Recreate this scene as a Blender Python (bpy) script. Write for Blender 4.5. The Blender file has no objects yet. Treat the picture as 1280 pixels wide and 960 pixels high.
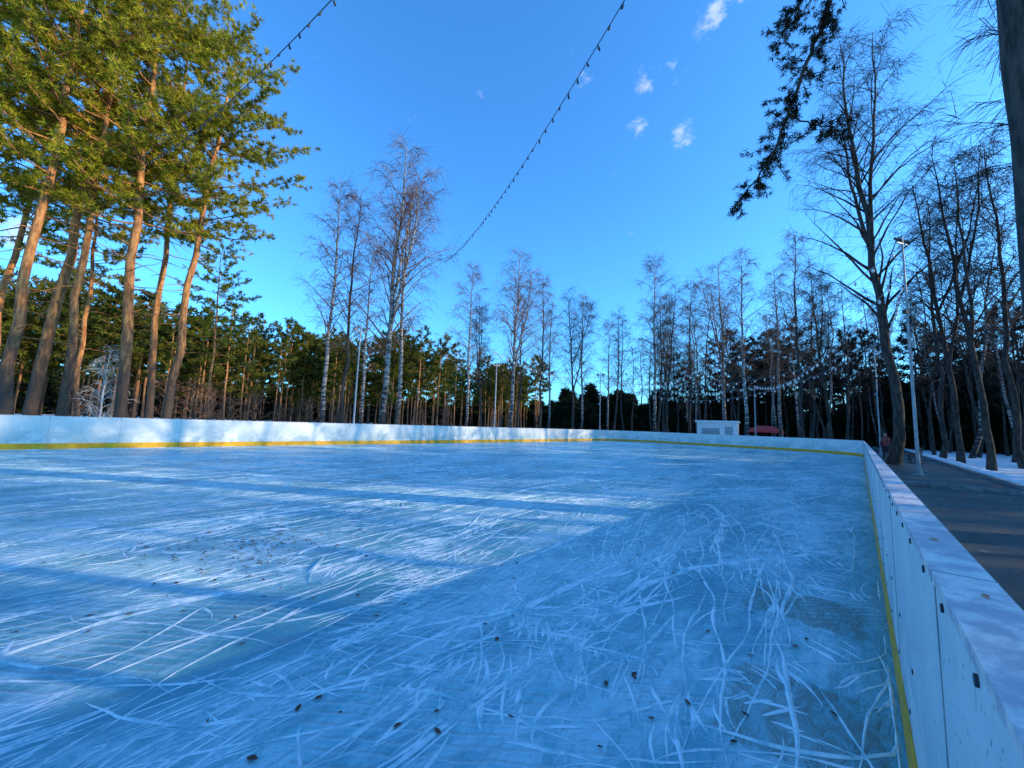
import bpy, math, random
import numpy as np
from mathutils import Vector, Matrix, Euler
S = bpy.context.scene
COL = S.collection
rng = np.random.default_rng(7)
random.seed(7)
R = math.radians

# ------------------------------------------------------------------ node helpers
def new_mat(name):
    m = bpy.data.materials.new(name); m.use_nodes = True
    nt = m.node_tree; nt.nodes.clear()
    out = nt.nodes.new('ShaderNodeOutputMaterial')
    b = nt.nodes.new('ShaderNodeBsdfPrincipled')
    nt.links.new(b.outputs[0], out.inputs[0])
    return m, nt, b
def lk(nt, a, b): nt.links.new(a, b)
def setin(nt, sock, v):
    if hasattr(v, 'is_output'): nt.links.new(v, sock)
    else: sock.default_value = v
def coord(nt, kind='Object'):
    return nt.nodes.new('ShaderNodeTexCoord').outputs[kind]
def mapping(nt, vec, loc=(0,0,0), rot=(0,0,0), scale=(1,1,1)):
    n = nt.nodes.new('ShaderNodeMapping'); lk(nt, vec, n.inputs[0])
    n.inputs[1].default_value = loc; n.inputs[2].default_value = rot; n.inputs[3].default_value = scale
    return n.outputs[0]
def noise(nt, vec, scale=1, detail=3, rough=.5, dist=0, out=0, dim='3D'):
    n = nt.nodes.new('ShaderNodeTexNoise'); n.noise_dimensions = dim; lk(nt, vec, n.inputs['Vector'])
    n.inputs['Scale'].default_value = scale; n.inputs['Detail'].default_value = detail
    n.inputs['Roughness'].default_value = rough; n.inputs['Distortion'].default_value = dist
    return n.outputs[out]
def math_(nt, op, a, b=0.0, c=None, clamp=False):
    n = nt.nodes.new('ShaderNodeMath'); n.operation = op; n.use_clamp = clamp
    setin(nt, n.inputs[0], a); setin(nt, n.inputs[1], b)
    if c is not None: setin(nt, n.inputs[2], c)
    return n.outputs[0]
def maprange(nt, v, a, b, c=0.0, d=1.0, smooth=True):
    n = nt.nodes.new('ShaderNodeMapRange'); n.interpolation_type = 'SMOOTHSTEP' if smooth else 'LINEAR'
    setin(nt, n.inputs[0], v)
    for i, x in enumerate((a, b, c, d)): setin(nt, n.inputs[i+1], x)
    return n.outputs[0]
def mixc(nt, f, a, b, mode='MIX'):
    n = nt.nodes.new('ShaderNodeMix'); n.data_type = 'RGBA'; n.blend_type = mode
    setin(nt, n.inputs[0], f)
    for s, v in ((n.inputs[6], a), (n.inputs[7], b)):
        if hasattr(v, 'is_output'): nt.links.new(v, s)
        else: s.default_value = (v[0], v[1], v[2], 1)
    return n.outputs[2]
def bump(nt, bsdf, h, strength=.5, dist=.02):
    n = nt.nodes.new('ShaderNodeBump'); n.inputs['Strength'].default_value = strength
    n.inputs['Distance'].default_value = dist; lk(nt, h, n.inputs['Height'])
    lk(nt, n.outputs[0], bsdf.inputs['Normal'])
def vadd(nt, a, b):
    n = nt.nodes.new('ShaderNodeVectorMath'); n.operation = 'ADD'; lk(nt, a, n.inputs[0]); lk(nt, b, n.inputs[1]); return n.outputs[0]
def vscale(nt, a, s):
    n = nt.nodes.new('ShaderNodeVectorMath'); n.operation = 'SCALE'; lk(nt, a, n.inputs[0]); n.inputs['Scale'].default_value = s; return n.outputs[0]
def sepxyz(nt, v):
    n = nt.nodes.new('ShaderNodeSeparateXYZ'); lk(nt, v, n.inputs[0]); return n.outputs
def simple(name, c1, c2, scale=3, rough=.8, metal=0, stretch=(1,1,1), bmp=0, detail=3):
    m, nt, b = new_mat(name)
    v = mapping(nt, coord(nt), scale=stretch)
    f = noise(nt, v, scale, detail, .6)
    lk(nt, mixc(nt, maprange(nt, f, .35, .65), c1, c2), b.inputs['Base Color'])
    b.inputs['Roughness'].default_value = rough; b.inputs['Metallic'].default_value = metal
    if bmp: bump(nt, b, f, bmp, .03)
    return m
def diffuse(name, c1, c2, scale=1.5):
    m = bpy.data.materials.new(name); m.use_nodes = True
    nt = m.node_tree; nt.nodes.clear(); out = nt.nodes.new('ShaderNodeOutputMaterial')
    d = nt.nodes.new('ShaderNodeBsdfDiffuse'); lk(nt, d.outputs[0], out.inputs[0])
    f = noise(nt, coord(nt), scale, 1, .6)
    lk(nt, mixc(nt, maprange(nt, f, .35, .65), c1, c2), d.inputs[0])
    return m

# ------------------------------------------------------------------ materials
def mat_birch_bark(name, wa, wb):
    m, nt, b = new_mat(name)
    o = coord(nt)
    f = noise(nt, mapping(nt, o, scale=(2.2, 2.2, 9)), 1.0, 4, .65)
    z = sepxyz(nt, o)[2]
    f = math_(nt, 'SUBTRACT', f, maprange(nt, z, .5, 4.5, .15, 0))
    k = maprange(nt, f, .42, .52)
    lk(nt, mixc(nt, k, (.035, .028, .024), mixc(nt, f, wa, wb)), b.inputs['Base Color'])
    b.inputs['Roughness'].default_value = .85
    return m
def mat_dark_bark():
    m, nt, b = new_mat('dark_bark')
    o = coord(nt)
    f = noise(nt, mapping(nt, o, scale=(9, 9, 2)), 1, 4, .65)
    lk(nt, mixc(nt, maprange(nt, f, .35, .65), (.02, .015, .012), (.085, .066, .052)), b.inputs['Base Color'])
    b.inputs['Roughness'].default_value = .9; bump(nt, b, f, .9, .05)
    return m
def mat_pine_bark():
    m, nt, b = new_mat('pine_bark')
    o = coord(nt)
    f = noise(nt, mapping(nt, o, scale=(9, 9, 2.2)), 1, 5, .65)
    z = sepxyz(nt, o)[2]
    zz = math_(nt, 'ADD', z, math_(nt, 'MULTIPLY', f, 5.0))
    k = maprange(nt, zz, 4.5, 9)
    lowc = mixc(nt, f, (.035, .022, .016), (.14, .08, .05))
    hic = mixc(nt, maprange(nt, f, .35, .65), (.26, .08, .022), (.60, .26, .08))
    lk(nt, mixc(nt, k, lowc, hic), b.inputs['Base Color'])
    b.inputs['Roughness'].default_value = .85; bump(nt, b, f, 1, .05)
    return m
def mat_needles(name, a, c, scale=1.2, trans=.3):
    m = bpy.data.materials.new(name); m.use_nodes = True
    nt = m.node_tree; nt.nodes.clear()
    out = nt.nodes.new('ShaderNodeOutputMaterial')
    f = noise(nt, coord(nt), scale, 3, .75)
    col = mixc(nt, maprange(nt, f, .35, .68), a, c)
    d = nt.nodes.new('ShaderNodeBsdfDiffuse'); lk(nt, col, d.inputs[0])
    if trans:
        t = nt.nodes.new('ShaderNodeBsdfTranslucent'); lk(nt, col, t.inputs[0])
        mx = nt.nodes.new('ShaderNodeMixShader'); mx.inputs[0].default_value = trans
        lk(nt, d.outputs[0], mx.inputs[1]); lk(nt, t.outputs[0], mx.inputs[2]); lk(nt, mx.outputs[0], out.inputs[0])
    else: lk(nt, d.outputs[0], out.inputs[0])
    return m
M_birch = mat_birch_bark('birch_bark', (.22, .19, .17), (.42, .38, .34))
M_birchw = mat_birch_bark('birch_bark_white', (.34, .31, .28), (.6, .56, .52))
M_dark = mat_dark_bark(); M_pine = mat_pine_bark()
M_twig = diffuse('birch_twigs', (.13, .06, .042), (.28, .15, .095))
M_twigd = diffuse('dark_twigs', (.035, .026, .022), (.085, .06, .05))
M_needle = mat_needles('pine_needles', (.12, .135, .012), (.56, .46, .04), 1.6, .35)
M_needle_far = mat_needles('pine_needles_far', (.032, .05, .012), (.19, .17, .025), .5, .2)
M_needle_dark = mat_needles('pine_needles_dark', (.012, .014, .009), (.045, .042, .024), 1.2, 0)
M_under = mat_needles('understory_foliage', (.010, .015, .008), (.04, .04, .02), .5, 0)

# ------------------------------------------------------------------ mesh builder
class MB:
    def __init__(s): s.v=[]; s.f=[]; s.n=0
    def add(s, verts, faces, mat=0, smooth=False):
        verts = np.asarray(verts, float).reshape(-1,3); faces = np.asarray(faces, int)
        s.v.append(verts); s.f.append((faces + s.n, mat, smooth)); s.n += len(verts)
    def raw(s): return np.concatenate(s.v), list(s.f)
    def build(s, name, mats):
        me = bpy.data.meshes.new(name)
        V = np.concatenate(s.v)
        loops = np.concatenate([f.ravel() for f,_,_ in s.f])
        tot = np.concatenate([np.full(len(f), f.shape[1]) for f,_,_ in s.f])
        mi = np.concatenate([np.full(len(f), m) for f,m,_ in s.f])
        sm = np.concatenate([np.full(len(f), x) for f,_,x in s.f])
        st = np.concatenate([[0], np.cumsum(tot)[:-1]])
        me.vertices.add(len(V)); me.vertices.foreach_set('co', V.ravel())
        me.loops.add(len(loops)); me.loops.foreach_set('vertex_index', loops.astype(np.int32))
        me.polygons.add(len(tot)); me.polygons.foreach_set('loop_start', st.astype(np.int32))
        me.polygons.foreach_set('loop_total', tot.astype(np.int32))
        me.polygons.foreach_set('material_index', mi.astype(np.int32))
        me.polygons.foreach_set('use_smooth', sm.astype(bool))
        for m in mats: me.materials.append(m)
        me.update(calc_edges=True)
        return me
def norm(a): return a/(np.linalg.norm(a, axis=-1, keepdims=True)+1e-9)
def segs(mb, P0, P1, R0, R1, n, mat):
    P0=np.asarray(P0,float); P1=np.asarray(P1,float); R0=np.asarray(R0,float); R1=np.asarray(R1,float)
    if len(P0)==0: return
    D=norm(P1-P0); ref=np.where(np.abs(D[:,2:3])<.9, np.array([[0,0,1.]]), np.array([[1.,0,0]]))
    A=norm(np.cross(D,ref)); B=np.cross(D,A)
    if n==2:
        a=np.random.default_rng(1).uniform(0,6.28,(len(P0),1)); W=A*np.cos(a)+B*np.sin(a)
        V=np.stack([P0-W*R0[:,None],P0+W*R0[:,None],P1+W*R1[:,None],P1-W*R1[:,None]],1)
        mb.add(V.reshape(-1,3),np.arange(len(P0)*4).reshape(-1,4),mat); return
    t=np.linspace(0,2*math.pi,n,endpoint=False); c=np.cos(t)[None,:,None]; s_=np.sin(t)[None,:,None]
    ring=A[:,None]*c+B[:,None]*s_
    V=np.stack([P0[:,None]+ring*R0[:,None,None], P1[:,None]+ring*R1[:,None,None]],1)
    k=len(P0); base=(np.arange(k)*2*n)[:,None]; i=np.arange(n)[None]; j=(np.arange(n)+1)[None]%n
    F=np.stack([base+i, base+j, base+n+j, base+n+i],-1).reshape(-1,4)
    mb.add(V.reshape(-1,3), F, mat, True)
def tube(mb, pts, rad, n, mat, cap=False):
    pts=np.asarray(pts,float); rad=np.asarray(rad,float); k=len(pts)
    T=norm(np.gradient(pts,axis=0)); ref=np.array([1.,0,0]) if abs(T[0][0])<.8 else np.array([0,1.,0])
    A=norm(np.cross(T,ref)); B=np.cross(T,A)
    t=np.linspace(0,2*math.pi,n,endpoint=False)
    V=pts[:,None]+(A[:,None]*np.cos(t)[None,:,None]+B[:,None]*np.sin(t)[None,:,None])*rad[:,None,None]
    F=[]
    for a in range(k-1):
        for i in range(n):
            j=(i+1)%n; F.append((a*n+i,a*n+j,(a+1)*n+j,(a+1)*n+i))
    mb.add(V.reshape(-1,3),F,mat,True)
    if cap:
        mb.add(V[-1],[list(range(n))],mat); mb.add(V[0],[list(range(n))[::-1]],mat)
def box(mb, x0,x1,y0,y1,z0,z1, mat=0, M=None):
    v=np.array([(x,y,z) for z in (z0,z1) for y in (y0,y1) for x in (x0,x1)],float)
    if M is not None: v=np.array([tuple(M@Vector(p)) for p in v])
    mb.add(v,[(0,2,3,1),(4,5,7,6),(0,1,5,4),(2,6,7,3),(0,4,6,2),(1,3,7,5)],mat)
def poly(p0, d, L, n, curl_z, wob, r):
    pts=[np.array(p0,float)]; d=np.array(d,float)
    for i in range(n):
        t=(i+1)/n
        dd=d+np.array([0,0,curl_z(t)])+r.normal(0,wob,3)
        dd/=np.linalg.norm(dd)
        pts.append(pts[-1]+dd*L/n); d=d*.6+dd*.4
    return np.array(pts)
def interp(pts, s):
    k=s*(len(pts)-1); i=min(int(k),len(pts)-2); f=k-i
    d=pts[i+1]-pts[i]
    return pts[i]*(1-f)+pts[i+1]*f, d/(np.linalg.norm(d)+1e-9)

# ------------------------------------------------------------------ trees
def make_birch(name, seed, H=20, r0=.2, nb=40, lo=.28, spread=.2, nsec=9, ntw=7, lean=(0,0), bark=None, twig=None, wob=.02, fork=False, tw=1.0, tseg=2, raw=False):
    r=np.random.default_rng(seed); mb=MB()
    n=16 if not raw else 9; t=np.linspace(0,1,n+1)
    w=np.cumsum(r.normal(0,wob*H/n*2.0,(n+1,2)),0); w[0]=0
    trunk=np.stack([w[:,0]+lean[0]*H*t**1.3, w[:,1]+lean[1]*H*t**1.3, H*t-.15],1)
    rad=r0*(1-t)**.85+.012; rad[0]*=1.35
    tube(mb,trunk,rad,9 if not raw else 6,0)
    axes=[(trunk,rad,nb,lo)]
    if fork:
        for k in range(2):
            s0=r.uniform(.3,.5); p,d=interp(trunk,s0); a=r.uniform(0,6.28)
            L=H*(1-s0)*.85
            pt=poly(p,[math.cos(a)*.45,math.sin(a)*.45,1],L,10,lambda t:.25,.07,r)
            rr=np.interp(s0,t,rad)*.7*(1-np.linspace(0,1,11))**.85+.01
            tube(mb,pt,rr,7,0); axes.append((pt,rr,int(nb*.5),.2))
    P0=[];P1=[];R0=[];R1=[];Q0=[];Q1=[];S0=[];S1=[]
    for (ax,rd,NB,l0) in axes:
        for i in range(NB):
            s=l0+(1-l0-.02)*((i+r.uniform(0,1))/NB)
            p,d=interp(ax,s); rt=np.interp(s,np.linspace(0,1,len(rd)),rd)
            a=i*2.4+r.uniform(-.7,.7)
            u=(s-l0)/(1-l0)
            L=H*spread*(1.15-.95*u)*(.55+.45*min(1,u*4+.4))*r.uniform(.45,1.35)
            el=math.tan(R(r.uniform(30,65)))
            nq=6 if not raw else 4
            b=poly(p,[math.cos(a),math.sin(a),el*.9],L,nq,lambda t:.4*(1-1.9*t),.10,r)
            br=np.linspace(max(rt*.45,.016),.007,nq+1)
            for q in range(nq):
                P0.append(b[q]);P1.append(b[q+1]);R0.append(br[q]);R1.append(br[q+1])
            for j in range(nsec):
                s2=.15+.85*(j+r.uniform(0,1))/nsec
                p2,d2=interp(b,min(s2,.999))
                dd=norm(d2+r.normal(0,.55,3)+np.array([0,0,.05]))
                L2=max(.5,L*.42*(1.1-.7*s2)*r.uniform(.6,1.2))
                c=poly(p2,dd,L2,3,lambda t:-.25*t,.12,r)
                for q in range(3):
                    Q0.append(c[q]);Q1.append(c[q+1]);S0.append((.012-.002*q)*tw);S1.append((.010-.002*q)*tw)
                for k in range(ntw):
                    s3=.1+.9*(k+r.uniform(0,1))/ntw
                    p3,d3=interp(c,min(s3,.999))
                    e=poly(p3,norm(d3*.8+r.normal(0,.45,3)),r.uniform(.4,1.2)*min(1,H/12),tseg,lambda t:-.55*t-.15,.1,r)
                    for q in range(tseg):
                        Q0.append(e[q]);Q1.append(e[q+1]);S0.append((.0075-.0025*q/tseg)*tw);S1.append((.006-.0025*q/tseg)*tw)
    segs(mb,P0,P1,R0,R1,4 if not raw else 3,1); segs(mb,Q0,Q1,S0,S1,2,1)
    if raw: return mb.raw()+([bark or M_birch, twig or M_twig],)
    return mb.build(name,[bark or M_birch, twig or M_twig])

def tufts(mb, C, A, nbl, L, W, mat, r):
    C=np.asarray(C,float); A=np.asarray(A,float); T=len(C)
    if T==0: return
    C=np.repeat(C,nbl,0)+r.normal(0,.02,(T*nbl,3)); A=np.repeat(A,nbl,0)
    D=norm(A*.7+norm(r.normal(0,1,(T*nbl,3)))*1.0)
    l=L*r.uniform(.6,1.2,(T*nbl,1)); wv=norm(np.cross(D,r.normal(0,1,(T*nbl,3))))*W*.5
    V=np.stack([C-wv+D*l*.05, C+wv+D*l*.05, C+D*l+wv*.25],1)
    F=np.arange(T*nbl*3).reshape(-1,3)
    mb.add(V.reshape(-1,3),F,mat)

def make_pine(name, seed, H=22, r0=.24, lo=.42, nb=52, BL=3.6, nsec=9, ntf=7, nbl=13, NL=.2, NW=.032, needle=None, bark=None, lean=(0,0), dead=10, sides=10, wander=.09, raw=False):
    r=np.random.default_rng(seed); mb=MB()
    n=14 if not raw else 7; t=np.linspace(0,1,n+1); w=np.cumsum(r.normal(0,wander*H/22,(n+1,2)),0); w[0]=0
    trunk=np.stack([w[:,0]+lean[0]*H*t**1.2, w[:,1]+lean[1]*H*t**1.2, H*t-.15],1)
    rad=r0*(1-t)**.75+.015; rad[0]*=1.3
    tube(mb,trunk,rad,sides,0)
    P0=[];P1=[];R0=[];R1=[];C=[];A=[]
    for i in range(dead):
        s=r.uniform(lo*.4,lo*1.05); p,d=interp(trunk,s); a=r.uniform(0,6.28)
        b=poly(p,[math.cos(a),math.sin(a),r.uniform(-.2,.4)],r.uniform(.6,2.4),4,lambda t:-.15,.15,r)
        for q in range(4): P0.append(b[q]);P1.append(b[q+1]);R0.append(.03-.006*q);R1.append(.024-.006*q)
    for i in range(nb):
        u=(i+r.uniform(0,1))/nb; s=lo+(1-lo)*u
        p,d=interp(trunk,min(s,.995)); a=i*2.4+r.uniform(-.6,.6)
        prof=(.35+1.0*math.sin(math.pi*min(1,(u*.85+.12)))**.8)*(1 if u<.8 else 1-.6*(u-.8)/.2)
        L=BL*prof*r.uniform(.4,1.2)*.85
        el=-.15+.75*u+r.uniform(-.15,.2)
        b=poly(p,[math.cos(a),math.sin(a),el],L,5,lambda t:-.12+.3*t,.1,r)
        br=np.linspace(max(.02,np.interp(s,t,rad)*.4),.01,6)
        for q in range(5): P0.append(b[q]);P1.append(b[q+1]);R0.append(br[q]);R1.append(br[q+1])
        m=max(3,int(nsec*L/BL+1))
        for j in range(m):
            s2=.28+.72*(j+r.uniform(0,1))/m
            p2,d2=interp(b,min(s2,.999))
            side=norm(d2+r.normal(0,.6,3)*np.array([1,1,.45])+np.array([0,0,.12]))
            L2=r.uniform(.5,1.25)*BL/3.6
            c=poly(p2,side,L2,3,lambda t:.12*t,.12,r)
            if nsec>5:
                for q in range(3): P0.append(c[q]);P1.append(c[q+1]);R0.append(.011);R1.append(.008)
            for k in range(ntf):
                s3=.15+.85*(k+r.uniform(0,1))/ntf
                p3,d3=interp(c,min(s3,.999))
                C.append(p3+r.normal(0,.07,3)*BL/3.6); A.append(norm(d3+np.array([0,0,.4])+r.normal(0,.3,3)))
    segs(mb,P0,P1,R0,R1,3,0)
    tufts(mb,C,A,nbl,NL,NW,1,r)
    mats=[bark or M_pine, needle or M_needle]
    if raw: return mb.raw()+(mats,)
    return mb.build(name,mats)

def make_under(seed,H,Wd):
    r=np.random.default_rng(seed); mb=MB()
    tube(mb,[(0,0,-.1),(0,0,H*.5),(0,0,H)],[.12,.08,.02],5,0)
    C=[];A=[]
    for i in range(230):
        u=r.uniform(0,1)**.8; a=r.uniform(0,6.28); rr=Wd*(1-u*.8)*math.sqrt(r.uniform(.05,1))*(.75+.5*math.sin(a*3+u*9+seed))
        C.append((rr*math.cos(a),rr*math.sin(a),u*H)); A.append((math.cos(a)*.7,math.sin(a)*.7,.2))
    tufts(mb,C,A,6,1.1,.42,1,r)
    return mb.raw()+([M_dark,M_under],)

def put(name, me, x, y, rot=0, sc=1, parent=None, z=-.05, tilt=(0,0), szs=None):
    o=bpy.data.objects.new(name, me); COL.objects.link(o)
    o.location=(x,y,z); o.rotation_euler=(tilt[0],tilt[1],rot); o.scale=(sc,sc,sc) if szs is None else szs
    if parent: o.parent=parent
    return o
def empty(name):
    e=bpy.data.objects.new(name,None); COL.objects.link(e); return e
def P(az,d): return d*math.sin(R(az)), d*math.cos(R(az))
class Mass:
    """many trees collected into ONE mesh object"""
    def __init__(s): s.mb=MB(); s.mats=[]
    def add(s,raw,x,y,rot,sc,tilt=(0,0)):
        V,F,mats=raw
        M=np.array(Euler((tilt[0],tilt[1],rot)).to_matrix())*sc
        W=V@M.T+np.array([x,y,-.05]); base=s.mb.n
        s.mb.v.append(W); s.mb.n+=len(W)
        for f,m,sm in F:
            mat=mats[m]
            if mat not in s.mats: s.mats.append(mat)
            s.mb.f.append((f+base,s.mats.index(mat),sm))
    def finish(s,name): return put(name,s.mb.build(name,s.mats),0,0,z=0)

birches=[make_birch('birch_a',11,20,.17,34,.24,.21,bark=M_birchw,tw=1.0),
         make_birch('birch_b',12,20,.16,30,.32,.19,nsec=8,tw=1.1),
         make_birch('birch_c',13,20,.19,34,.26,.22,fork=True,nsec=7,ntw=6,tw=1.0),
         make_birch('birch_d',14,20,.15,28,.36,.18,nsec=8,wob=.03,bark=M_dark,tw=1.1),
         make_birch('birch_e',15,20,.16,28,.30,.18,nsec=8,lean=(.06,.02),bark=M_dark,twig=M_twigd,tw=1.1,fork=True),]
thin=[make_birch('',21,20,.14,24,.38,.16,nsec=6,ntw=5,wob=.03,tw=1.6,raw=True),
      make_birch('',22,20,.13,24,.40,.15,nsec=6,ntw=5,lean=(.07,0),wob=.03,bark=M_dark,twig=M_twigd,tw=1.6,raw=True),
      make_birch('',23,20,.15,24,.33,.17,nsec=6,ntw=5,wob=.03,bark=M_dark,twig=M_twigd,tw=1.6,raw=True),
      make_birch('',24,18,.12,22,.30,.16,nsec=6,ntw=5,lean=(-.05,.03),wob=.04,bark=M_dark,twig=M_twigd,tw=1.6,raw=True)]
pines=[make_pine('pine_a',31,23,.20,.42,58,4.2,nsec=9,ntf=6,nbl=17,NL=.24,NW=.042,dead=14),
       make_pine('pine_b',32,22,.17,.46,50,3.9,lean=(.05,.02),nsec=9,ntf=6,nbl=17,NL=.24,NW=.042,dead=14),
       make_pine('pine_c',33,21,.14,.50,40,3.4,lean=(-.02,.03),nsec=9,ntf=6,nbl=17,NL=.23,NW=.042,dead=14)]
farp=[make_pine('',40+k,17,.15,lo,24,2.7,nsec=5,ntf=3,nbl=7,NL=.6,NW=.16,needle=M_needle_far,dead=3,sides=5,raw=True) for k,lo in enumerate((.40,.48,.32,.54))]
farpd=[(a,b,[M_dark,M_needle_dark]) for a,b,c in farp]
under=[make_under(60+k,h,w_) for k,(h,w_) in enumerate(((7,3.2),(9,3.5),(5.5,3.6)))]

for az,d,k,sc,rot in [(-95.2,23.5,1,1.0,.3),(-93.4,25,0,.98,1.5),(-91.4,24.5,2,1.05,4.0),(-90.6,31,2,.85,2.1),(-87.4,23.6,0,1.0,5.1),
                      (-85.3,26.5,2,1.06,3.3),(-84.1,24.5,1,1.0,1.6),(-80.2,33,2,.62,2.7),(-99,27,0,1.0,.2),(-103,24,1,1,.2),(-96.5,33,1,1,1.2),(-108,27,2,1,2.2)]:
    x,y=P(az,d); put('pine_tree',pines[k],x,y,rot,sc)
for az,d,k,h,rot in [(-68.4,27,1,17.5,.4),(-66.2,29,3,18,2.2),(-63.5,31,1,15,1.2),(-60.7,26.5,2,21,.3),(-58.6,29,1,19.5,2.0),
                     (-48.8,36,1,17,1),(-46.6,41,4,15,3),(-42.4,37,2,19,.4),(-41.2,44,3,17,1.3),(-37.6,40,3,17.5,5),(-36.5,47,1,17,2),(-33.0,44,4,17,4),(-31.8,47,1,18,1),
                     (-28.0,48,1,15,3.4),(-21.6,46,1,22,2.9),(-20.2,52,4,20,.2),(-17.3,48,3,19,.7),(-13.2,50,2,22,2.2),(-10.6,46,0,21,3.8),
                     (-7.3,50,1,20,5.5),(-5.4,46,3,22,1.4),(-2.5,48,4,19,2.4),(5.9,44,3,21,1),(7.1,38,4,20,3),(8.9,31,4,18,2.5),(10.8,36,3,20,4)]:
    x,y=P(az,d); put('birch_tree',birches[k],x,y,rot,h/20)
big=make_birch('leaning_birch_mesh',77,26,.25,44,.28,.21,lean=(-.035,-.03),bark=M_dark,twig=M_twigd,wob=.035,fork=True,nsec=8,ntw=6)
put('birch_tree',big,1.25,30,0,1)

wood=Mass(); i=0
pts=[]
def ok(x,y,md):
    for a,b in pts:
        if (a-x)**2+(b-y)**2<md*md: return False
    return True
tries=0
while i<270 and tries<20000:
    tries+=1
    x=rng.uniform(-30,50); y=rng.uniform(-10,95)
    if x<6.0 and y<51: continue
    if x>6 and y<15 and x>30: continue
    if x>40 and y<50: continue
    cc=y-.67*x
    if 3.0<cc<9.5 and rng.uniform()<.5 and x<38: continue  # bare trees thinned along the sun direction so light bands reach the ice
    if not ok(x,y,2.4): continue
    pts.append((x,y)); i+=1
    wood.add(thin[rng.integers(4)],x,y,rng.uniform(0,6.28),rng.uniform(.68,1.14),tilt=(rng.normal(0,.05),rng.normal(0,.05)))
for k in range(165):
    x=rng.uniform(-32,70); y=rng.uniform(66,115)
    if k<26: x=rng.uniform(12,50); y=rng.uniform(50,74)
    if 26<=k<44: x=rng.uniform(9,28); y=.67*x+rng.uniform(-9,2.5)  # unseen pines added right of the rink to shade the near ice
    if 44<=k<54: x=rng.uniform(13,28); y=.67*x+rng.uniform(13,22)  # more unseen pines added as sun blockers, beyond the thinned gap
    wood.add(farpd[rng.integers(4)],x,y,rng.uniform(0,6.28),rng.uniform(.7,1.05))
for k in range(80):
    az=rng.uniform(-38,14); d=rng.uniform(70,95)
    x,y=P(az,d); wood.add(under[rng.integers(3)],x,y,rng.uniform(0,6.28),rng.uniform(.6,1.0))
wood.finish('distant_woodland_and_shade_pines')
pw=Mass()
for k in range(340):
    az=rng.uniform(-120,-38); d=rng.uniform(62,125)
    if rng.uniform()<.4: d=rng.uniform(58,75)
    if az>-52 and d<85: d=rng.uniform(86,125)
    x,y=P(az,d); pw.add(farp[rng.integers(4)],x,y,rng.uniform(0,6.28),rng.uniform(.72,1.0)*(.92 if d<76 else 1.05))
for k in range(190):
    az=-122+180*(k+rng.uniform(0,1))/190
    for (d0,d1) in ((118,135),(140,165)):
        d=rng.uniform(d0,d1)
        if az>0: d*=.62
        x,y=P(az,d); pw.add(under[rng.integers(3)],x,y,rng.uniform(0,6.28),rng.uniform(.9,1.35)*(1.25 if d0>130 else 1))
pw.finish('distant_pine_wood')

M_frost=diffuse('frosted_twigs',(.4,.36,.33),(.65,.6,.56))
shr=make_birch('shrub_mesh',91,3.2,.03,22,.05,.35,nsec=5,ntw=4,wob=.05)
frosty=make_birch('frosty_sapling_mesh',92,5,.05,26,.15,.22,nsec=5,ntw=5,bark=M_frost,twig=M_frost)
x,y=P(-88.9,28); put('birch_sapling',frosty,x,y,0,.9)
for az,d,s in [(-82,27,1),(-80,29,.9),(-78,30,.8),(-76,31,1),(-73,29,.7),(-90.5,30,.8),(-70,33,.9),(-55,38,.8),(-84,34,1.1),(-52,42,1)]:
    x,y=P(az,d); put('bare_shrub',shr,x,y,az,s)

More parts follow.
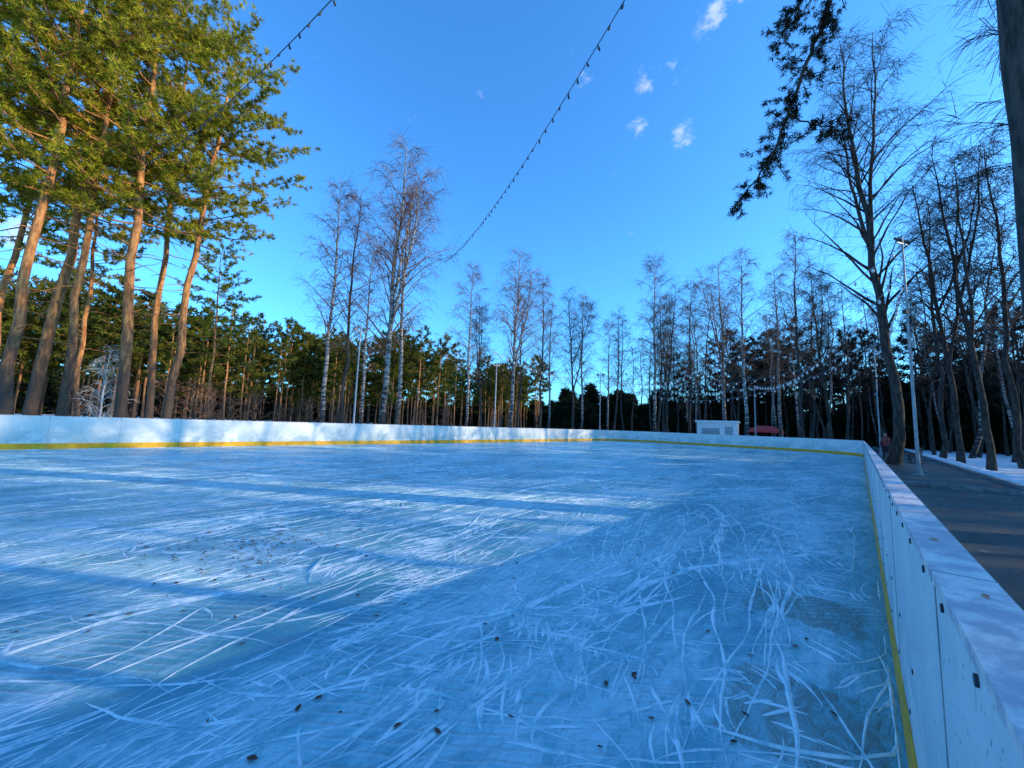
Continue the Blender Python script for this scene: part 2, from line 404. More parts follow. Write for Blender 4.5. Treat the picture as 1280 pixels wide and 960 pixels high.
# ------------------------------------------------------------------ big pine at the right with a drooping limb
def make_right_pine():
    r=np.random.default_rng(5); mb=MB()
    H=21; t=np.linspace(0,1,17); X=2.36
    trunk=np.stack([X-.0*t, 9.9+0*t, -.15+H*t],1); trunk[:,:2]+=np.cumsum(r.normal(0,.03,(17,2)),0)
    rad=.34*(1-t)**.5+.02; rad[0]*=1.3
    tube(mb,trunk,rad,18,0)
    P0=[];P1=[];R0=[];R1=[];C=[];A=[]
    def limb(pts_,ra,rb,dens=26,Ls=.75,start=.3):
        pts_=np.array(pts_,float)
        k=len(pts_); tt=np.linspace(0,k-1,(k-1)*5+1)
        sm=np.stack([np.interp(tt,range(k),pts_[:,c]) for c in range(3)],1)
        for _ in range(3): sm[1:-1]=(sm[:-2]+2*sm[1:-1]+sm[2:])/4
        sm[1:-1]+=r.normal(0,.025,(len(sm)-2,3))
        rr=np.linspace(ra,rb,len(sm)); tube(mb,sm,rr,7,0)
        for j in range(dens):
            s=start+(1-start)*(j+r.uniform(0,1))/dens
            p,d=interp(sm,min(s,.999))
            dd=norm(d*.6+r.normal(0,.75,3)+np.array([0,0,-.15]))
            c=poly(p,dd,r.uniform(.3,1)*Ls,3,lambda t:-.1,.15,r)
            for q in range(3): P0.append(c[q]);P1.append(c[q+1]);R0.append(.010);R1.append(.007)
            for k2 in range(8):
                p3,d3=interp(c,min(.999,.25+.75*(k2+r.uniform(0,1))/8))
                C.append(p3+r.normal(0,.04,3)); A.append(norm(d3+r.normal(0,.3,3)))
    limb([(X,9.9,12.6),(1.5,9.8,12.9),(.6,9.8,12.4),(.05,9.9,11.3),(-.3,10,10.2),(-.65,10,9.3),(-.95,10,8.4),(-1.3,10,7.6),(-1.95,10,6.9)],.08,.015,74,.74,.36)
    limb([(-.1,9.9,11.2),(-.7,10.1,11.3),(-1.1,10.2,10.7)],.03,.01,16,.5,.3)
    limb([(-.9,10,8.6),(-.4,10.2,8.2),(0,10.3,7.9)],.02,.008,11,.4,.3)
    limb([(X,9.9,11.4),(1.9,9.0,11.9),(1.3,8.2,12.0),(.8,7.4,11.6)],.07,.015,18,.7,.4)
    for i in range(22):
        u=i/22; z=13+7.5*u; a=i*2.4; L=4.2*(1-.5*u)
        c,s=math.cos(a),math.sin(a)
        limb([(X,9.9,z),(X+c*L*.5,9.9+s*L*.5,z+.5),(X+c*L,9.9+s*L,z+.2)],.06,.015,10,.9,.4)
    segs(mb,P0,P1,R0,R1,3,0)
    tufts(mb,C,A,14,.12,.018,1,r)
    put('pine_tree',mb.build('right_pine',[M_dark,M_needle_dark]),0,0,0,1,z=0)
make_right_pine()
put('birch_tree',big,7.2,21.5,2.2,.85)
put('birch_tree',birches[4],5.8,16.0,1.0,.95)

# ------------------------------------------------------------------ ground
def plane(name,x0,x1,y0,y1,z,mat):
    mb=MB(); mb.add([(x0,y0,z),(x1,y0,z),(x1,y1,z),(x0,y1,z)],[(0,1,2,3)],0)
    return put(name,mb.build(name,[mat]),0,0,z=0)
m,nt,b=new_mat('snow_and_leaf_litter')
o=coord(nt); f=noise(nt,o,.22,5,.7); g=noise(nt,o,5,3,.7)
k=maprange(nt,math_(nt,'MULTIPLY_ADD',g,.35,f),.46,.62)
lk(nt,mixc(nt,k,mixc(nt,g,(.03,.022,.015),(.15,.10,.06)),(.84,.85,.87)),b.inputs['Base Color'])
b.inputs['Roughness'].default_value=.8; bump(nt,b,g,.8,.08)
plane('ground',-700,700,-700,700,-.05,m)
m,nt,b=new_mat('asphalt')
o=coord(nt); f=noise(nt,o,.7,5,.7); g=noise(nt,o,60,2,.7); h=noise(nt,o,2.5,4,.75)
c=mixc(nt,f,(.022,.03,.033),(.06,.07,.075))
c=mixc(nt,maprange(nt,g,.5,.75,0,.4),c,(.12,.13,.13))
c=mixc(nt,maprange(nt,h,.60,.72,0,.6),c,(.45,.48,.5))
lk(nt,c,b.inputs['Base Color']); lk(nt,maprange(nt,f,.4,.6,.3,.7),b.inputs['Roughness']); bump(nt,b,g,.5,.01)
plane('asphalt_path',.18,3.6,-14,70,-.045,m)
M_conc=simple('kerb_concrete',(.16,.17,.17),(.30,.31,.31),8,.85,bmp=.4)
mb=MB(); box(mb,.75,3.6,17.3,17.46,-.06,.07); box(mb,3.601,3.74,-14,70,-.06,.06)
put('kerb',mb.build('kerb',[M_conc]),0,0,z=0)
# snow bank pushed up along the kerb
M_snow=simple('bank_snow',(.72,.75,.8),(.88,.89,.9),3,.8,bmp=.6)
mb=MB(); r_=np.random.default_rng(9); ny_=180; ys=np.linspace(-14,70,ny_); hh_=.10+.10*np.convolve(r_.uniform(0,1,ny_+6),np.ones(7)/7,'valid')
ww=.5+.9*np.convolve(r_.uniform(0,1,ny_+8),np.ones(9)/9,'valid')
V=[]
for a_,z_ in ((0,-.06),(.12,.6),(.45,1),(.8,.55),(1,-.06)):
    V.append(np.stack([3.745+ww*a_,ys,np.where(z_<0,-.06,-.05+hh_*z_)],1))
V=np.stack(V,1).reshape(-1,3); i_=np.arange(ny_-1)*5
mb.add(V,np.concatenate([np.stack([i_+q,i_+q+1,i_+q+6,i_+q+5],1) for q in range(4)]),0,True)
put('snow_bank',mb.build('snow_bank',[M_snow]),0,0,z=0)

# ------------------------------------------------------------------ ice under a wrinkled film
AX=.105; XL=-20.3; Y0=-13.; Y1=40.5; RC=4.5
m,nt,b=new_mat('film_covered_ice')
o=coord(nt)
frost=noise(nt,mapping(nt,o,rot=(0,0,R(-8)),scale=(1,.4,1)),.8,5,.72,0,0,'2D')
fine=noise(nt,mapping(nt,o,rot=(0,0,R(-8)),scale=(1,.4,1)),11,4,.75,.8,0,'2D')
wv=nt.nodes.new('ShaderNodeTexWave'); wv.wave_type='BANDS'; wv.bands_direction='X'
lk(nt,mapping(nt,o,rot=(0,0,R(50))),wv.inputs['Vector']); wv.inputs['Scale'].default_value=4.6
wv.inputs['Distortion'].default_value=2.2; wv.inputs['Detail'].default_value=2; wv.inputs['Detail Scale'].default_value=1.5
pm=noise(nt,mapping(nt,o,loc=(3,9,0)),.55,3,.65,0,0,'2D')
comb=math_(nt,'MULTIPLY',math_(nt,'POWER',wv.outputs['Fac'],2.0),maprange(nt,pm,.45,.58))
fm=maprange(nt,math_(nt,'MULTIPLY_ADD',fine,.7,frost),.78,1.04)
c=mixc(nt,maprange(nt,frost,.33,.66),(.10,.37,.44),(.26,.57,.62))
c=mixc(nt,math_(nt,'MULTIPLY',fm,.62),c,(.68,.83,.88))
c=mixc(nt,math_(nt,'MULTIPLY',comb,.42),c,(.62,.79,.85))
xyz=sepxyz(nt,vadd(nt,o,vscale(nt,noise(nt,o,9,2,.7,0,1,'2D'),.16)))
def rect(x0,x1,y0,y1,e=.05):
    a=math_(nt,'MULTIPLY',maprange(nt,xyz[0],x0,x0+e),maprange(nt,xyz[0],x1-e,x1,1,0))
    d=math_(nt,'MULTIPLY',maprange(nt,xyz[1],y0,y0+e),maprange(nt,xyz[1],y1-e,y1,1,0))
    return math_(nt,'MULTIPLY',a,d)
pt=math_(nt,'MAXIMUM',rect(-.72,.06,3.8,4.5),rect(-.54,0.13,2.2,3.0))
pt=math_(nt,'MULTIPLY',pt,maprange(nt,fine,.35,.6,.3,.9))
c=mixc(nt,math_(nt,'MULTIPLY',pt,.85),c,(.13,.18,.15))
lk(nt,c,b.inputs['Base Color'])
lk(nt,maprange(nt,fine,.3,.7,.18,.44),b.inputs['Roughness'])
bump(nt,b,math_(nt,'ADD',math_(nt,'MULTIPLY',comb,.5),fine),.9,.024)
M_ice=m
def outline(n=10):
    pts_=[];nr=[]
    for cx,cy,a0 in ((AX-RC,Y1-RC,0),(XL+RC,Y1-RC,90),(XL+RC,Y0+RC,180),(AX-RC,Y0+RC,270)):
        for k in range(n+1):
            a=R(a0+90*k/n); pts_.append((cx+RC*math.cos(a),cy+RC*math.sin(a))); nr.append((math.cos(a),math.sin(a)))
    return pts_,nr
pts_,nr=outline()
mb=MB(); mb.add([(p[0]+.03*q[0],p[1]+.03*q[1],0) for p,q in zip(pts_,nr)],[tuple(range(len(pts_)))],0)
put('ice_rink',mb.build('ice_rink',[M_ice]),0,0,z=0)
# creases standing up out of the film: real low rounded folds, five points across
m,nt,b=new_mat('film_crease')
o=coord(nt); f=noise(nt,o,4,4,.75)
lk(nt,mixc(nt,maprange(nt,f,.34,.60),(.28,.56,.62),(.86,.94,.96)),b.inputs['Base Color']); b.inputs['Roughness'].default_value=.22
M_crease=m
def creases():
    r=np.random.default_rng(3); V=[];F=[];nv=0
    prof=np.array([(-1,.0),(-.45,.35),(-.05,1),(.4,.45),(1,.0)])
    def crease(x,y,ang,L,w,h,wob,bend):
        nonlocal nv
        n=max(6,int(L/.09)); n=min(n,70)
        g=np.convolve(r.normal(0,1,n+5),np.ones(5)/5,'valid')
        a=ang+g[:n+1]*wob*4+bend*np.linspace(-.5,.5,n+1)
        st=L/n
        px=x+np.cumsum(np.sin(a))*st; py=y+np.cumsum(np.cos(a))*st
        t=np.linspace(0,1,n+1); g2=np.convolve(r.uniform(.2,1.5,n+3),np.ones(3)/3,'valid')[:n+1]
        k=np.sin(np.pi*t)**.7*g2; k[0]=k[-1]=0.02
        nx,ny=np.cos(a),-np.sin(a)
        px=np.clip(px,XL+.15,AX-.04)
        rows=[np.stack([px+nx*w*k*c,py+ny*w*k*c,.0008+h*k*z],1) for c,z in prof]
        V.append(np.stack(rows,1).reshape(-1,3))
        i=np.arange(n)*5+nv
        for q in range(4): F.append(np.stack([i+q,i+q+1,i+q+6,i+q+5],1))
        nv+=(n+1)*5
    def pos(dm=1.6):
        az=R(r.uniform(-104,-2)); d=dm+24*r.uniform()**1.1
        return d*math.sin(az),d*math.cos(az)
    for k in range(700):
        x,y=pos(); s=r.uniform(.5,1.4); crease(x,y,r.normal(R(-4),R(9)),r.uniform(.8,4.5),s*.011,s*.006,.06,r.normal(0,.2))
    for k in range(90):   # the large folds
        x,y=pos(2.5); s=r.uniform(.7,1.3); crease(x,y,r.normal(R(0),R(16)),r.uniform(1.2,5),s*.028,s*.015,.06,r.normal(0,.4))
    for k in range(560):
        x,y=pos(); s=r.uniform(.5,1.3); crease(x,y,R(r.choice([-38,34,-20,55]))+r.normal(0,R(12)),r.uniform(.3,1.6),s*.011,s*.006,.10,r.normal(0,.7))
    for g_ in range(260):
        x,y=pos(1.8); a=R(r.choice([-42,-30,40,12,-5,62]))+r.normal(0,R(9)); n=r.integers(6,20); sp=r.uniform(.045,.11); La=r.uniform(.2,.7); bd=r.normal(0,.4)
        row=a+math.pi/2+r.normal(0,.35)
        for j in range(n):
            crease(x+j*sp*math.sin(row)+r.normal(0,.012),y+j*sp*math.cos(row)+r.normal(0,.03),a+r.normal(0,.08),La*r.uniform(.4,1.3),r.uniform(.006,.014),r.uniform(.003,.007),.08,bd+r.normal(0,.15))
    for g_ in range(22):
        x,y=pos(3); a=r.uniform(0,6.28)
        for j in range(r.integers(4,8)):
            aa=a+r.normal(0,.45); o_=r.uniform(.02,.2); crease(x+o_*math.sin(aa),y+o_*math.cos(aa),aa,r.uniform(.2,1.1),r.uniform(.005,.011),r.uniform(.002,.006),.12,r.normal(0,.6))
    for g_ in range(11):
        x=(-9-r.uniform(0,6)) if g_>4 else (-3.5-r.uniform(0,4)); y=-2+g_*.9
        for j in range(34):
            crease(x+r.normal(0,.18),y-3+j*.26+r.normal(0,.1),r.normal(R(20),R(38)),r.uniform(.2,.9),r.uniform(.014,.034),r.uniform(.008,.018),.16,r.normal(0,.8))
    for x,a,y,L in ((-.62,-2,1.6,8),(-2.35,-3,.6,16),(-5.1,-2,-1,24),(-8.9,-3,-2,28),(-13.5,-2,-3,26)):
        crease(x,y,R(a),L,.014,.006,.03,.03)
    for y,L in ((6.8,7),(13.2,14)): crease(-L-1,y,R(88),L,.014,.006,.03,.05)
    mb=MB(); mb.v=[np.concatenate(V)]; mb.n=nv; mb.f=[(np.concatenate(F),0,True)]
    put('film_creases',mb.build('film_creases',[M_crease]),0,0,z=0)
creases()

# ------------------------------------------------------------------ boards
m,nt,b=new_mat('board_white')
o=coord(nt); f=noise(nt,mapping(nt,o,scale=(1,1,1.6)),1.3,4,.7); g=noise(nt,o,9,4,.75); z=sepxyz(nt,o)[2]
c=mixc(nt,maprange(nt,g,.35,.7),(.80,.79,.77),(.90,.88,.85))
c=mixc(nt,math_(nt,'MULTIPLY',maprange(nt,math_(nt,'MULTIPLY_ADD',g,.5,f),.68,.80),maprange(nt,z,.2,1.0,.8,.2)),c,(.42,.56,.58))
sc=noise(nt,mapping(nt,o,scale=(1,1,.25)),30,2,.7)
c=mixc(nt,maprange(nt,sc,.62,.72,0,.35),c,(.22,.25,.27))
c=mixc(nt,maprange(nt,noise(nt,o,55,1,.5),.70,.74,0,.7),c,(.08,.08,.08))
lk(nt,c,b.inputs['Base Color']); b.inputs['Roughness'].default_value=.42; bump(nt,b,g,.25,.01); M_bw=m
m,nt,b=new_mat('board_cap_frosted')
o=coord(nt); f=noise(nt,o,7,5,.75); g=noise(nt,o,140,2,.7)
c=mixc(nt,maprange(nt,f,.42,.6),(.54,.48,.52),(.92,.80,.76))
lk(nt,c,b.inputs['Base Color']); b.inputs['Roughness'].default_value=.75
bump(nt,b,math_(nt,'ADD',f,math_(nt,'MULTIPLY',g,.35)),.6,.006); M_cap=m
M_yel=simple('kickplate_yellow',(.80,.34,.008),(.92,.46,.012),4,.5)
M_seam=simple('joint_dark',(.16,.18,.19),(.28,.31,.32),5,.7)
M_steel=simple('steel',(.18,.2,.21),(.32,.34,.35),5,.45,.6)
M_bolt=simple('bolt',(.02,.02,.025),(.06,.06,.07),5,.4,.5)
def sweep(mb,o0,o1,z0,z1,mat):
    n=len(pts_); V=[]
    for p,q in zip(pts_,nr):
        for o_,z_ in ((o0,z0),(o1,z0),(o1,z1),(o0,z1)): V.append((p[0]+q[0]*o_,p[1]+q[1]*o_,z_))
    F=[]
    for i in range(n):
        j=(i+1)%n
        for k in range(4): F.append((i*4+k,j*4+k,j*4+(k+1)%4,i*4+(k+1)%4))
    mb.add(V,F,mat)
HB=1.12
root=empty('rink_boards')
def part(name,mb,mats,root): 
    ob=put(name,mb.build(name,mats),0,0,z=0); ob.parent=root; return ob
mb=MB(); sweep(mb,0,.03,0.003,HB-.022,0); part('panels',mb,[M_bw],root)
mb=MB(); sweep(mb,-.004,.085,HB-.0215,HB,0); part('top_cap',mb,[M_cap],root)
mb=MB(); sweep(mb,-.012,-.001,0.002,.2,0); part('kickplate',mb,[M_yel],root)
mb=MB(); sweep(mb,.032,.075,-.04,.04,0); sweep(mb,.032,.075,.5,.55,0); sweep(mb,.032,.075,HB-.09,HB-.026,0)
acc=0; n=len(pts_); dense=[]
for i in range(n):
    j=(i+1)%n; L=math.dist(pts_[i],pts_[j])
    k=max(1,int(L/.05))
    for q in range(k):
        t=q/k; dense.append((pts_[i][0]*(1-t)+pts_[j][0]*t,pts_[i][1]*(1-t)+pts_[j][1]*t,nr[i][0]*(1-t)+nr[j][0]*t,nr[i][1]*(1-t)+nr[j][1]*t,acc+L*t))
    acc+=L
def frame(x,y,nx,ny):
    l=math.hypot(nx,ny); nx/=l; ny/=l
    return Matrix(((nx,-ny,0,x),(ny,nx,0,y),(0,0,1,0),(0,0,0,1)))
ms=MB(); mbolt=MB()
nxt=.35; nb_=0.1; cnt=0
for x,y,nx,ny,s in dense:
    if s>=nxt:
        nxt+=1.72; Mx=frame(x,y,nx,ny)
        box(ms,-.002,.001,-.0025,.0025,.2,HB-.023,0,Mx); box(ms,-.0135,-.011,-.004,.004,.003,.2,0,Mx)
        box(ms,-.0055,.087,-.0015,.0015,HB-.023,HB+.001,0,Mx)
        box(mb,.076,.12,-.025,.025,-.05,HB-.05,0,Mx)
    if s>=nb_:
        nb_+=.31; cnt+=1
        Mx=frame(x,y,nx,ny)
        for zz,rr in ((HB-.045,.009),(.56,.009)) if cnt%2 else ((HB-.045,.009),(.28,.009)):
            t=np.linspace(0,2*math.pi,9)[:-1]
            V=[tuple(Mx@Vector((-.004,rr*math.cos(a),zz+rr*math.sin(a)))) for a in t]+[tuple(Mx@Vector((.0,rr*math.cos(a),zz+rr*math.sin(a)))) for a in t]
            mbolt.add(V,[tuple(range(8))],0); mbolt.add(V,[(k,(k+1)%8,8+(k+1)%8,8+k) for k in range(8)],0)
part('frame',mb,[M_steel],root); part('joints',ms,[M_seam],root); part('bolts',mbolt,[M_bolt],root)

# ------------------------------------------------------------------ leaves
M_leaf=simple('leaf_brown',(.05,.02,.012),(.14,.055,.025),3,.7)
M_leafr=simple('leaf_orange',(.45,.10,.03),(.55,.2,.05),3,.6)
def leafmesh(name,items,mat):
    mb=MB()
    for x,y,z,s in items:
        a=rng.uniform(0,6.28); c_,s_=math.cos(a),math.sin(a); w=s*rng.uniform(.35,.6)
        prof=[(-.5,0,.0),(-.22,.42,.15),(.1,.5,.2),(.38,.25,.1),(.6,0,.25),(.38,-.25,.12),(.1,-.5,.18),(-.22,-.42,.12)]
        V=[(x+(u*s*c_-v*w*s_),y+(u*s*s_+v*w*c_),z+.003+q*s*.35*rng.uniform(.3,1)) for u,v,q in prof]+[(x,y,z+.003)]
        mb.add(V,[(i,(i+1)%8,8) for i in range(8)],0)
    return put(name,mb.build(name,[mat]),0,0,z=0)
items=[]
for k in range(300):
    az=rng.uniform(-95,-2); d=1.8+16*rng.uniform()**1.1
    x,y=P(az,d)
    if x<XL+.3 or x>0: continue
    items.append((x,y,.006,rng.uniform(.018,.05)))
for k in range(260):
    x,y=P(rng.normal(-74,6),rng.normal(5.2,.5)); items.append((x,y,.008,rng.uniform(.02,.05)))
for k in range(110):
    x,y=P(rng.normal(-52,5),rng.normal(12.5,.9)); items.append((x,y,.008,rng.uniform(.05,.10)))
for k in range(60):
    items.append((rng.uniform(.3,3.4),rng.uniform(3,30),-.044,rng.uniform(.03,.06)))
leafmesh('fallen_leaves',items,M_leaf)
leafmesh('orange_leaves',[(.155,1.12,HB,.024),(.14,1.62,HB,.028),(.15,2.4,HB,.02),(.16,.8,HB,.012)],M_leafr)

# ------------------------------------------------------------------ masts
M_pole=simple('galvanised_pole',(.28,.31,.33),(.40,.42,.44),3,.55,.3)
M_black=simple('black_plastic',(.015,.015,.018),(.04,.04,.045),6,.5)
M_glass=simple('lamp_glass',(.3,.32,.35),(.4,.42,.45),3,.2)
def mast(x,y,h,heads=2,face=0,boxes=True):
    mb=MB()
    zz=np.linspace(-.05,h,9); tube(mb,np.stack([0*zz,0*zz,zz],1),.065-.032*zz/h,10,0,True)
    box(mb,-.17,.17,-.17,.17,-.05,.0,0); tube(mb,np.array([(0,0,0.),(0,0,.25)]),[.11,.09],10,0,True)
    box(mb,-.35,.35,-.02,.02,h-.35,h-.31,0)
    for k in range(heads):
        xx=-.3+.6*k/max(1,heads-1)
        Mx=Matrix.Translation((xx,0,h-.2))@Matrix.Rotation(R(-35),4,'X')
        box(mb,-.13,.13,-.04,.04,-.1,.1,1,Mx); box(mb,-.11,.11,.042,.046,-.08,.08,2,Mx); box(mb,-.02,.02,-.08,-.04,-.16,.05,1,Mx)
    if boxes:
        box(mb,.06,.22,-.09,.09,h*.62,h*.62+.32,1); box(mb,-.2,-.05,-.07,.07,h*.66,h*.66+.16,1)
        box(mb,.05,.2,-.07,.07,h*.52,h*.52+.2,0)
    return put('floodlight_mast',mb.build('floodlight_mast',[M_pole,M_black,M_glass]),x,y,face,1,z=-.03)
mast(1.68,22.6,10,2,R(60)); mast(1.9,3.5,10,2,R(70))
x,y=P(-64.3,24.6); mast(x,y,7.0,2,R(-90),False)
mast(1.2,44.5,9.5,2,R(120)); mast(-21.5,38.5,7.5,2,R(-130)); mast(-7.5,43.5,6,1,R(180),False)
x,y=P(-44.6,31.3); mast(x,y,6.5,1,R(-90),False)

# ------------------------------------------------------------------ string lights
M_bulbw=simple('bulb_frosted_white',(.78,.78,.75),(.86,.86,.83),9,.3)
M_cord=simple('pale_cord',(.25,.25,.25),(.35,.35,.35),9,.6)
def string(a,c,sag,sp=.45,cr=.010,br=.026,bm=None,cm=None):
    a=np.array(a,float);c=np.array(c,float);L=np.linalg.norm(c-a); mb=MB()
    def pt(t): p=a*(1-t)+c*t; p[2]-=sag*4*t*(1-t); return p
    ts=np.linspace(0,1,61); tube(mb,[pt(t) for t in ts],np.full(61,cr),5,0)
    k=int(L/sp)
    ts_=(np.arange(k)+.5)/k; f=br/.026
    p=np.array([pt(t) for t in ts_]); sw=rng.normal(0,.015,(k,3)); sw[:,2]=0
    d=np.array([[0,0,1.]])
    segs(mb,p,p+sw*.5-d*.055,np.full(k,.014),np.full(k,.018),6,0)
    q=p+sw*.5-d*.055
    segs(mb,q,q+sw*.3-d*.025*f,np.full(k,.018),np.full(k,br),6,1)
    segs(mb,q+sw*.3-d*.025*f,q+sw-d*.055*f,np.full(k,br),np.full(k,br*.9),6,1)
    segs(mb,q+sw-d*.055*f,q+sw-d*.078*f,np.full(k,br*.9),np.full(k,.004),6,1)
    return put('string_lights',mb.build('string_lights',[cm or M_black,bm or M_black]),0,0,z=0)
string((1.9,3.5,9.8),(-21.9,16.4,13.0),1.3)
string((1.9,3.5,9.8),(-22.6,.6,12.0),1.2)
for a_,c_,sg in (((1.68,22.6,9.6),(-21.5,38.5,7.2),3.0),((1.2,44.5,9.2),(-21.5,38.5,7.2),2.2),((1.68,22.6,8.6),(-7.5,43.5,6.0),1.8),((-7.5,43.5,5.9),(-21.5,38.5,7.0),1.2),
                 ((1.2,44.5,9.0),(-21.5,38.5,6.8),3.4),((-21.5,38.5,7.2),(-22.3,22,7.4),1.0),((1.68,22.6,8.3),(1.2,44.5,8.6),1.0)):
    string(a_,c_,sg,.75,.016,.065,M_bulbw,M_cord)

# ------------------------------------------------------------------ kiosk, canopy, bench
M_wht=simple('painted_white',(.78,.79,.8),(.86,.86,.86),2,.5)
M_grey=simple('grey_shutter',(.3,.32,.35),(.4,.42,.45),2,.5,.2,stretch=(1,1,6))
M_red=simple('red_fabric',(.55,.03,.03),(.7,.06,.06),2,.7)
M_wood=simple('bench_wood',(.10,.055,.03),(.18,.10,.055),6,.7,stretch=(1,8,8))
x,y=P(-14.1,49); root=empty('white_kiosk'); root.location=(x,y,-.05); root.rotation_euler[2]=R(8)
def sub(name,mb,mats,root):
    ob=bpy.data.objects.new(name,mb.build(name,mats)); COL.objects.link(ob); ob.parent=root; return ob
mb=MB(); box(mb,-2,2,0,2.4,0,2.45); sub('walls',mb,[M_wht],root)
mb=MB(); box(mb,-2.15,2.15,-.25,2.55,2.451,2.66); sub('roof',mb,[M_wht],root)
mb=MB(); box(mb,-1.5,.3,-.03,-.002,1.15,1.8); box(mb,.8,1.6,-.03,-.002,.05,2.0); sub('shutter_and_door',mb,[M_grey],root)
mb=MB(); box(mb,-1.6,.4,-.3,-.031,1.08,1.14); sub('counter',mb,[M_steel],root)
for az,d,w in ((-8.8,54,3.4),):
    x,y=P(az,d); mb=MB()
    for sx in (-1,1):
        for sy in (-1,1): box(mb,sx*w/2-.03,sx*w/2+.03,sy*1.2-.03,sy*1.2+.03,0,1.75,1)
    e=w/2+.1
    mb.add([(-e,-1.3,1.75),(e,-1.3,1.75),(e,1.3,1.75),(-e,1.3,1.75),(-e*.4,0,2.3),(e*.4,0,2.3)],[(0,1,5,4),(2,3,4,5)],0)
    mb.add([(-e,-1.3,1.75),(-e,1.3,1.75),(-e*.4,0,2.3)],[(0,2,1)],0); mb.add([(e,-1.3,1.75),(e,1.3,1.75),(e*.4,0,2.3)],[(0,1,2)],0)
    box(mb,-e,e,-1.3,-1.28,1.52,1.748,0); box(mb,-e,e,1.28,1.3,1.52,1.748,0)
    box(mb,-w/2,w/2,-.9,-.4,.75,.8,1); box(mb,-w/2,w/2,-.9,-.88,0.1,.75,0)
    put('market_canopy',mb.build('market_canopy',[M_red,M_steel]),x,y,R(-az))
def bench(x,y,rot):
    mb=MB()
    for k in range(4): box(mb,-.9,.9,-.2+k*.11,-.11+k*.11,.43,.46)
    Mx=Matrix.Translation((0,.24,.46))@Matrix.Rotation(R(-14),4,'X')
    for k in range(3): box(mb,-.9,.9,-.015,.015,.08+k*.13,.18+k*.13,0,Mx)
    for s in (-.7,.7):
        box(mb,s-.025,s+.025,-.18,-.13,0,.429,1); box(mb,s-.025,s+.025,.14,.19,0,.429,1)
        box(mb,s-.025,s+.025,-.2,.22,.39,.428,1); box(mb,s-.02,s+.02,.02,.05,0,.48,1,Mx)
    put('park_bench',mb.build('park_bench',[M_wood,M_black]),x,y,rot)
bench(2.3,33.5,R(-90)); bench(2.6,38,R(-90))

# ------------------------------------------------------------------ person standing by the far boards
def person(x,y,rot,coat):
    root=empty('standing_person'); root.location=(x,y,-.045); root.rotation_euler[2]=rot
    J=[(0,0,.95,.13),(0,0,1.15,.135),(0,0,1.38,.15),(0,0,1.5,.06),(0,.0,1.56,.055),
       (.17,0,1.4,.07),(.24,.02,1.15,.055),(.22,.12,.92,.045),(-.17,0,1.4,.07),(-.24,.02,1.15,.055),(-.2,.14,.94,.045),
       (.09,0,.88,.095),(.10,.02,.5,.07),(.11,0,.1,.055),(.12,.12,.05,.05),(-.09,0,.88,.095),(-.10,.0,.5,.07),(-.12,-.04,.1,.055),(-.13,.08,.05,.05)]
    E=[(0,1),(1,2),(2,3),(3,4),(2,5),(5,6),(6,7),(2,8),(8,9),(9,10),(0,11),(11,12),(12,13),(13,14),(0,15),(15,16),(16,17),(17,18)]
    me=bpy.data.meshes.new('body'); me.from_pydata([j[:3] for j in J],E,[])
    ob=bpy.data.objects.new('body',me); COL.objects.link(ob); ob.parent=root
    bpy.context.view_layer.objects.active=ob
    md=ob.modifiers.new('s','SKIN'); sv=me.skin_vertices[0].data
    for k,j in enumerate(J): sv[k].radius=(j[3],j[3]*.85)
    sv[0].use_root=True
    ob.modifiers.new('ss','SUBSURF').levels=2; ob.modifiers['ss'].render_levels=2
    m,nt,b=new_mat('clothes'); z=sepxyz(nt,coord(nt))[2]
    lk(nt,mixc(nt,maprange(nt,z,.83,.85),(.02,.02,.03),coat),b.inputs['Base Color']); b.inputs['Roughness'].default_value=.8
    me.materials.append(m)
    skin=simple('skin',(.5,.3,.22),(.55,.34,.26),5,.5); hat=simple('knit_hat',(.05,.05,.08),(.1,.1,.12),20,.9)
    def blob(name,c,s,mat,seg=16):
        mb=MB(); V=[];F=[]
        for i in range(9):
            ph=math.pi*i/8
            for k in range(seg): 
                a=2*math.pi*k/seg; V.append((c[0]+s[0]*math.sin(ph)*math.cos(a),c[1]+s[1]*math.sin(ph)*math.sin(a),c[2]+s[2]*math.cos(ph)))
        for i in range(8):
            for k in range(seg): F.append((i*seg+k,(i+1)*seg+k,(i+1)*seg+(k+1)%seg,i*seg+(k+1)%seg))
        mb.add(V,F,0,True); sub(name,mb,[mat],root)
    blob('head',(0,.01,1.64),(.075,.09,.115),skin); blob('nose',(0,.105,1.63),(.012,.018,.02),skin,8)
    blob('hat',(0,0,1.69),(.084,.095,.085),hat)
    for s in (-1,1): blob('ear',(s*.078,0,1.63),(.01,.02,.03),skin,8)
    for c in ((.22,.15,.85),(-.2,.17,.87)): blob('mitten',c,(.035,.04,.07),hat,10)
person(1.25,36.5,R(150),(.25,.05,.05)); person(1.9,37.2,R(200),(.06,.07,.1))

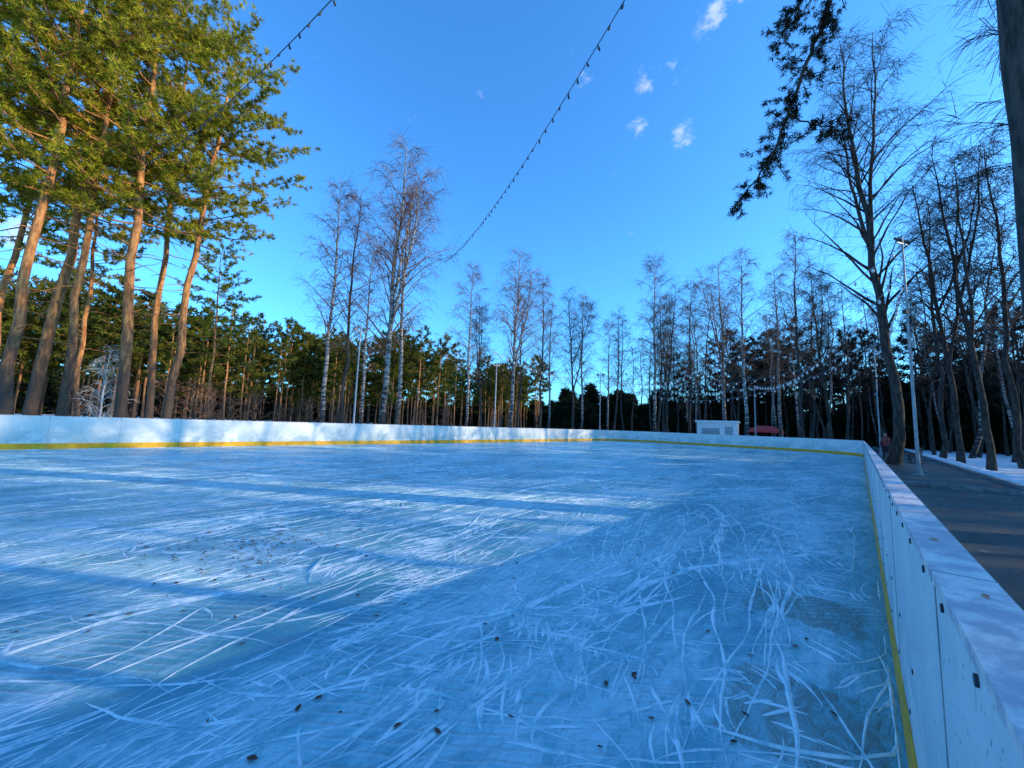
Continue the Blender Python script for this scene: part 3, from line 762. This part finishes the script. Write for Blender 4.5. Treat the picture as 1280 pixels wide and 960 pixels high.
# ------------------------------------------------------------------ world
SUN_AZ=56; SUN_EL=18
w=bpy.data.worlds.new('World'); S.world=w; w.use_nodes=True; nt=w.node_tree; nt.nodes.clear()
out=nt.nodes.new('ShaderNodeOutputWorld'); bg=nt.nodes.new('ShaderNodeBackground'); lk(nt,bg.outputs[0],out.inputs[0])
sky=nt.nodes.new('ShaderNodeTexSky'); sky.sky_type='NISHITA'; sky.sun_disc=False
sky.sun_elevation=R(SUN_EL); sky.sun_rotation=R(SUN_AZ); sky.air_density=1.0; sky.dust_density=1.0; sky.ozone_density=2.0
tint=mixc(nt,1.0,sky.outputs[0],(.72,1.95,3.10),'MULTIPLY')
g=coord(nt,'Generated')
nz=noise(nt,mapping(nt,g,scale=(1,1,1.6)),24,4,.65)
mask=None
for az,el,rad,amp in ((-13.6,47,.055,1),(-11,48,.05,.95),(-23.1,43.3,.045,.9),(-18.2,36.9,.05,1),(-24,38.8,.04,.8),(-19,43,.045,.8),(-32,44,.04,.8),(-96.3,15.6,.07,1.2)):
    dn=nt.nodes.new('ShaderNodeVectorMath'); dn.operation='DISTANCE'; lk(nt,g,dn.inputs[0])
    dn.inputs[1].default_value=(math.cos(R(el))*math.sin(R(az)),math.cos(R(el))*math.cos(R(az)),math.sin(R(el)))
    k=maprange(nt,dn.outputs['Value'],0,rad,amp,0)
    mask=k if mask is None else math_(nt,'MAXIMUM',mask,k)
cl=maprange(nt,math_(nt,'ADD',math_(nt,'MULTIPLY',mask,.35),nz),.66,1.0,0,.65)
lk(nt,mixc(nt,cl,tint,(6.5,7.2,8.0)),bg.inputs['Color']); bg.inputs['Strength'].default_value=.15

L=bpy.data.lights.new('sun','SUN'); L.energy=5; L.angle=R(.5); L.color=(1,.83,.56)
so=bpy.data.objects.new('sun',L); COL.objects.link(so)
d=Vector((math.sin(R(SUN_AZ))*math.cos(R(SUN_EL)),math.cos(R(SUN_AZ))*math.cos(R(SUN_EL)),math.sin(R(SUN_EL))))
so.rotation_euler=d.to_track_quat('Z','Y').to_euler()

# ------------------------------------------------------------------ camera
cam=bpy.data.cameras.new('camera'); co=bpy.data.objects.new('camera',cam); COL.objects.link(co)
cam.sensor_width=36; cam.lens=13.5; cam.clip_start=.02; cam.clip_end=3000
th=R(42.2); ph=R(5.95)
f=Vector((-math.sin(th)*math.cos(ph),math.cos(th)*math.cos(ph),math.sin(ph)))
q=f.to_track_quat('-Z','Y').to_matrix().to_4x4()
co.matrix_world=Matrix.Translation((0,0,1.4))@q@Matrix.Rotation(R(2.06),4,'Z')
S.camera=co
S.view_settings.view_transform='Standard'; S.view_settings.look='None'; S.view_settings.exposure=0
print('objects',len(bpy.data.objects))
